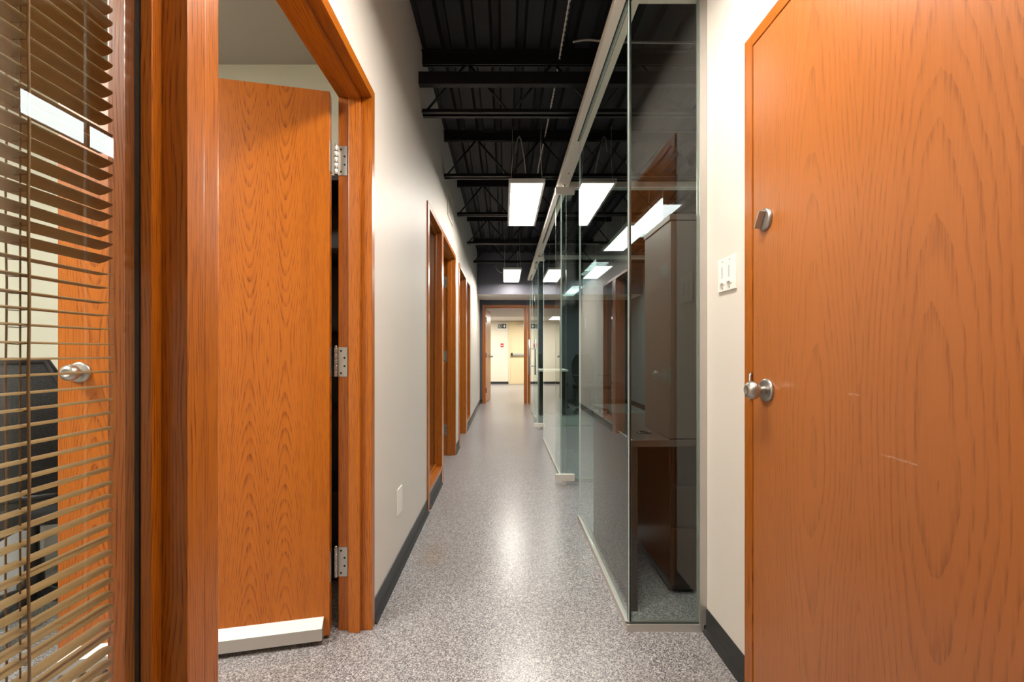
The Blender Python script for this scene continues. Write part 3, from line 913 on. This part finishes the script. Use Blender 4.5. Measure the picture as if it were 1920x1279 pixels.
def wall_plate(y, z, wd, ht, label, cat, inset=True):
    t = empty('wall_plate', (XL, y, z)); tag(t, label, cat)
    part('plate', 'plastic_white', t, (0.0, 0.006, -wd / 2, wd / 2, -ht / 2, ht / 2), bevel=0.002)
    if inset: part('insert', 'plastic_white', t, (0.005, 0.008, -wd * 0.24, wd * 0.24, -ht * 0.30, ht * 0.30), bevel=0.001)
wall_plate(2.172, 0.345, 0.092, 0.128, 'white blank wall plate low between the first two doorways', 'wall plate', False)
wall_plate(8.05, 1.63, 0.07, 0.19, 'slim white wall box near the dark end wall', 'wall box')
wall_plate(7.05, 0.33, 0.075, 0.115, 'white outlet low on the wall past the furthest doorway', 'outlet')
VG = empty('vent_grille', (XL, 4.19, 2.475)); tag(VG, 'beige slatted vent grille high on the left wall', 'vent')
vy, vz = 0.195, 0.12
part('vent_frame', 'alu_pale', VG, (0, 0.010, -vy, vy, -vz, -vz + 0.022), (0, 0.010, -vy, vy, vz - 0.022, vz), (0, 0.010, -vy, -vy + 0.022, -vz + 0.022, vz - 0.022), (0, 0.010, vy - 0.022, vy, -vz + 0.022, vz - 0.022), bevel=0.001)
part('vent_duct', 'slot', VG, (0.0005, 0.0015, -vy + 0.02, vy - 0.02, -vz + 0.02, vz - 0.02))
for k in range(9):
    yy = -vy + 0.045 + k * 0.0375
    bm = bm_new(); box(bm, 0.002, 0.008, yy - 0.006, yy + 0.006, -vz + 0.022, vz - 0.022); obj('slat', bm, 'alu_pale', VG)

# ------------------------------------------------------------------ venetian blind behind the first sidelight
VB = empty('venetian_blind', (0, 0, 0)); tag(VB, 'tan venetian blind with open slats behind the sidelight glass', 'blind')
bx0, bx1 = -0.6295, -0.6065
by0, by1 = 0.130, 0.680
bm = bm_new()
n = 6
top, bot = [], []
for i in range(n + 1):
    u = i / n
    xx = bx0 + (bx1 - bx0) * u
    zz = 0.0022 * (1 - (2 * u - 1) ** 2)
    e = 0.006 * (abs(2 * u - 1) ** 3)           # rounded slat ends
    top.append([bm.verts.new((xx, by0 + e, zz + 0.0004)), bm.verts.new((xx, by1 - e, zz + 0.0004))])
    bot.append([bm.verts.new((xx, by0 + e, zz - 0.0002)), bm.verts.new((xx, by1 - e, zz - 0.0002))])
for i in range(n):
    for q, r in ((top, False), (bot, True)):
        f = bm.faces.new((q[i][0], q[i + 1][0], q[i + 1][1], q[i][1])); f.smooth = True
    bm.faces.new((top[i][1], top[i + 1][1], bot[i + 1][1], bot[i][1]))
    bm.faces.new((top[i][0], bot[i][0], bot[i + 1][0], top[i + 1][0]))
bm.faces.new((top[0][0], top[0][1], bot[0][1], bot[0][0])); bm.faces.new((top[n][0], bot[n][0], bot[n][1], top[n][1]))
slat0 = obj('slat', bm, 'slat', VB)
PITCH = 0.0215
slat_up = slat0.data.copy()               # the upper slats hang tilted, corridor edge raised
mid = Vector(((bx0 + bx1) / 2, 0, 0))
slat_up.transform(Matrix.Translation(mid) @ Matrix.Rotation(math.radians(-24), 4, 'Y') @ Matrix.Translation(-mid))
z = 0.190
slat0.location.z = z
count = 1
while z + PITCH < 2.020:
    z += PITCH
    s = slat0.copy(); COL.objects.link(s); s.parent = VB; s.location.z = z
    if z > 1.215: s.data = slat_up
    s.rotation_euler = (random.uniform(-0.003, 0.003), 0, 0); count += 1
part('head_rail', 'slat', VB, (-0.634, -0.604, by0 - 0.005, by1 + 0.003, 2.032, 2.058), bevel=0.001)
part('bottom_rail', 'slat', VB, (-0.632, -0.605, by0, by1, 0.166, 0.178), bevel=0.003)
for yy in (0.552, 0.250):
    for xx, rr in ((-0.6042, 0.0017), (-0.6330, 0.0012)):
        bm = bm_new(); tube(bm, [(xx, yy + 0.0008 * math.sin(i * 1.7), 0.178 + i * 0.0619) for i in range(31)], rr, 6)
        obj('ladder_cord', bm, 'cord', VB)
    bm = bm_new(); tube(bm, [(-0.6185, yy + 0.003, 0.178), (-0.6185, yy + 0.003, 2.034)], 0.0010, 6)
    obj('lift_cord', bm, 'cord', VB)
    bm = bm_new()
    zz = 0.190 - 0.001
    while zz < 2.02:
        tube(bm, [(-0.6042, yy, zz), (-0.6185, yy, zz - 0.001), (-0.6330, yy, zz)], 0.0006, 4); zz += PITCH
    o = obj('ladder_rungs', bm, 'cord', VB); o['kind'] = 'stuff'

# ------------------------------------------------------------------ office furniture behind the glass
DS = empty('desk', (0, 0, 0)); tag(DS, 'dark desk standing against the nearest glass panel', 'desk')
part('desk_top', 'desk_top', DS, (0.526, 1.40, 1.795, 2.60, 0.692, 0.720), bevel=0.002)
part('end_panel', 'espresso', DS, (0.530, 0.556, 1.815, 2.590, 0.0, 0.691), bevel=0.001)
part('modesty_panel', 'espresso', DS, (0.557, 1.369, 2.570, 2.588, 0.06, 0.691))
part('end_panel', 'espresso', DS, (1.37, 1.396, 1.815, 2.590, 0.0, 0.691), bevel=0.001)
pd = part('drawer_unit', 'espresso', DS, (0.742, 1.18, 1.95, 2.560, 0.02, 0.690), bevel=0.002)
for z0, z1 in ((0.045, 0.30), (0.31, 0.49), (0.50, 0.675)):
    d = part('drawer_front', 'espresso', pd, (0.746, 1.176, 1.932, 1.949, z0, z1), bevel=0.002)
bm = bm_new(); lathe(bm, [(0.030, 0.7205), (0.032, 0.7225), (0.026, 0.7235), (0.024, 0.7205)], 24, Matrix.Translation((0.632, 1.97, 0)))
obj('cable_grommet', bm, 'chair_black', DS)

HC = empty('storage_cabinet', (0.686, 1.804, 0.7205)); tag(HC, 'tall brown storage cabinet standing on the desk behind the glass', 'cabinet')
part('body', 'taupe_laminate', HC, (0.004, 0.60, 0.018, 0.334, 0.0, 0.912), bevel=0.0015)
part('cabinet_top', 'taupe_laminate', HC, (0.0, 0.604, 0.0, 0.338, 0.913, 0.937), bevel=0.0015)
for x0, x1, hx in ((0.004, 0.300, 0.270), (0.304, 0.600, 0.334)):
    d = part('cabinet_door', 'taupe_laminate', HC, (x0, x1, 0.0, 0.017, 0.004, 0.908), bevel=0.0015)
    bm = bm_new(); tube(bm, [(hx, 0.0, 0.40), (hx, -0.022, 0.41), (hx, -0.022, 0.52), (hx, 0.0, 0.53)], 0.005, 8); obj('door_pull', bm, 'alu', d)

def chair_mesh():
    """black mesh task chair, origin on the floor, facing -Y"""
    t = empty('office_chair')
    bm = bm_new()
    box(bm, -0.25, 0.25, -0.25, 0.23, 0.445, 0.515, bevel=0.028)
    obj('seat', bm, 'chair_fabric', t, smooth=True)
    # curved mesh back inside a frame
    bm = bm_new()
    nu, nv = 8, 12
    g = []
    for j in range(nv + 1):
        v = j / nv
        hw = 0.215 + 0.035 * math.sin(v * PI) - 0.045 * max(0, v - 0.75) * 4
        row = []
        for i in range(nu + 1):
            u = 2 * i / nu - 1
            row.append((u * hw, 0.225 + 0.05 * v + 0.05 * math.sin(v * 2.6) - 0.055 * u * u, 0.55 + 0.50 * v))
        g.append(row)
    V = [[bm.verts.new(p) for p in r] for r in g]
    V2 = [[bm.verts.new((p[0], p[1] + 0.006, p[2])) for p in r] for r in g]
    for j in range(nv):
        for i in range(nu):
            bm.faces.new((V[j][i], V[j][i + 1], V[j + 1][i + 1], V[j + 1][i])).smooth = True
            bm.faces.new((V2[j][i], V2[j + 1][i], V2[j + 1][i + 1], V2[j][i + 1])).smooth = True
    obj('back_mesh', bm, 'chair_mesh', t)
    loop = [g[0][i] for i in range(nu + 1)] + [g[j][nu] for j in range(1, nv + 1)] + [g[nv][i] for i in range(nu - 1, -1, -1)] + [g[j][0] for j in range(nv - 1, -1, -1)]
    bm = bm_new(); tube(bm, loop, 0.014, 8); obj('back_frame', bm, 'chair_black', t)
    bm = bm_new(); tube(bm, [(0, 0.05, 0.42), (0, 0.25, 0.41), (0, 0.33, 0.50), (0, 0.335, 0.75)], [0.022, 0.022, 0.024, 0.016], 8); obj('back_spine', bm, 'chair_black', t)
    for s in (-1, 1):
        bm = bm_new(); tube(bm, [(s * 0.16, 0.0, 0.435), (s * 0.29, 0.0, 0.44), (s * 0.305, 0.02, 0.52), (s * 0.305, 0.02, 0.665)], 0.016, 8)
        a = obj('armrest', bm, 'chair_black', t)
        bm = bm_new(); box(bm, s * 0.305 - 0.042, s * 0.305 + 0.042, -0.13, 0.13, 0.665, 0.692, bevel=0.012); obj('arm_pad', bm, 'chair_black', a, smooth=True)
    bm = bm_new(); lathe(bm, [(0.030, 0.09), (0.030, 0.26), (0.016, 0.262), (0.016, 0.40), (0.07, 0.41), (0.09, 0.445)], 16); obj('gas_lift', bm, 'chair_black', t)
    for k in range(5):
        a = 2 * PI * k / 5 + 0.3
        c, s = math.cos(a), math.sin(a)
        bm = bm_new(); tube(bm, [(0.02 * c, 0.02 * s, 0.115), (0.17 * c, 0.17 * s, 0.095), (0.30 * c, 0.30 * s, 0.075)], [0.028, 0.022, 0.016], 8)
        b = obj('base_leg', bm, 'chair_black', t)
        bm = bm_new()
        m = Matrix.Translation((0.30 * c, 0.30 * s, 0.029)) @ Matrix.Rotation(a, 4, 'Z') @ Matrix.Rotation(PI / 2, 4, 'X')
        for off in (-0.022, 0.006):
            lathe(bm, [(0.0, off), (0.025, off), (0.029, off + 0.003), (0.029, off + 0.013), (0.025, off + 0.016), (0.0, off + 0.016)], 16, m)
        tube(bm, [(0.30 * c, 0.30 * s, 0.05), (0.30 * c, 0.30 * s, 0.078)], 0.007, 8)
        obj('caster', bm, 'chair_black', b)
    return t
CH = chair_mesh()
def put_chair(x, y, rz, label, first=False, group='black mesh office chairs'):
    c = CH if first else copy_tree(CH)
    c.location = (x, y, 0); c.rotation_euler = (0, 0, rz)
    tag(c, label, 'chair', group)
    return c
put_chair(-1.90, 1.757, math.radians(198), 'black mesh office chair nearest the blind, left of the open door', True)
put_chair(-2.80, 1.66, math.radians(170), 'black mesh office chair against the pale wall behind the open door')
put_chair(0.98, 8.62, math.radians(90), 'black office chair by the desk, seen between the glass doors')
put_chair(1.55, 7.75, math.radians(30), 'dark office chair on casters deep in the furthest office')

D5 = empty('workstation', (0, 0, 0)); tag(D5, 'black desk with a pale top seen past the second glass door', 'desk')
part('desk_top', 'white_paint', D5, (0.60, 1.10, 7.50, 8.10, 0.76, 0.79), bevel=0.002)
part('desk_side', 'espresso', D5, (0.61, 0.64, 7.52, 8.08, 0.0, 0.759))
part('desk_side', 'espresso', D5, (1.05, 1.08, 7.52, 8.08, 0.0, 0.759))
part('desk_front', 'espresso', D5, (0.64, 1.05, 7.54, 7.56, 0.05, 0.759))
BX = empty('carton_box', (1.60, 8.95, 0)); tag(BX, 'tan cardboard carton standing upright against the dark office wall', 'box')
part('carton_body', 'carton', BX, (-0.10, 0.10, -0.10, 0.10, 0.40, 0.80))
part('carton_flap', 'carton', BX, (-0.10, 0.10, -0.104, -0.100, 0.70, 0.80))
part('carton_stand', 'espresso', BX, (-0.16, 0.16, -0.14, 0.14, 0.0, 0.399))

# pale bin on the floor of the left room
PT = empty('waste_bin', (-2.36, 2.16, 0), math.radians(18)); tag(PT, 'light grey plastic bin on the floor beneath the black chairs', 'bin')
bm = bm_new()
A = [bm.verts.new((sx * 0.10, sy * 0.10, 0.0)) for sx, sy in ((-1, -1), (1, -1), (1, 1), (-1, 1))]
B = [bm.verts.new((sx * 0.135, sy * 0.135, 0.26)) for sx, sy in ((-1, -1), (1, -1), (1, 1), (-1, 1))]
C = [bm.verts.new((sx * 0.128, sy * 0.128, 0.26)) for sx, sy in ((-1, -1), (1, -1), (1, 1), (-1, 1))]
D = [bm.verts.new((sx * 0.094, sy * 0.094, 0.01)) for sx, sy in ((-1, -1), (1, -1), (1, 1), (-1, 1))]
for k in range(4):
    k2 = (k + 1) % 4
    bm.faces.new((A[k], A[k2], B[k2], B[k])); bm.faces.new((B[k], B[k2], C[k2], C[k])); bm.faces.new((C[k], C[k2], D[k2], D[k]))
bm.faces.new(list(reversed(A))); bm.faces.new(D)
obj('bin_body', bm, 'grey_plastic', PT)
bm = bm_new(); tube(bm, [(-0.135, -0.135, 0.26), (0.135, -0.135, 0.26), (0.135, 0.135, 0.26), (-0.135, 0.135, 0.26), (-0.135, -0.13, 0.26)], 0.006, 8)
obj('bin_rim', bm, 'grey_plastic', PT)

# tall black bookcase standing behind the open door
BC = empty('bookcase', (-0.98, 2.16, 0)); tag(BC, 'tall black bookcase glimpsed in the gap behind the open door', 'bookcase')
for sx in (-0.30, 0.276):
    part('side_panel', 'chair_black', BC, (sx, sx + 0.024, -0.16, 0.18, 0.0, 1.90))
for sz in (0.04, 0.42, 0.80, 1.18, 1.54, 1.876):
    part('shelf', 'chair_black', BC, (-0.275, 0.275, -0.158, 0.17, sz, sz + 0.023))
part('back_panel', 'chair_black', BC, (-0.275, 0.275, 0.171, 0.18, 0.0, 1.90))
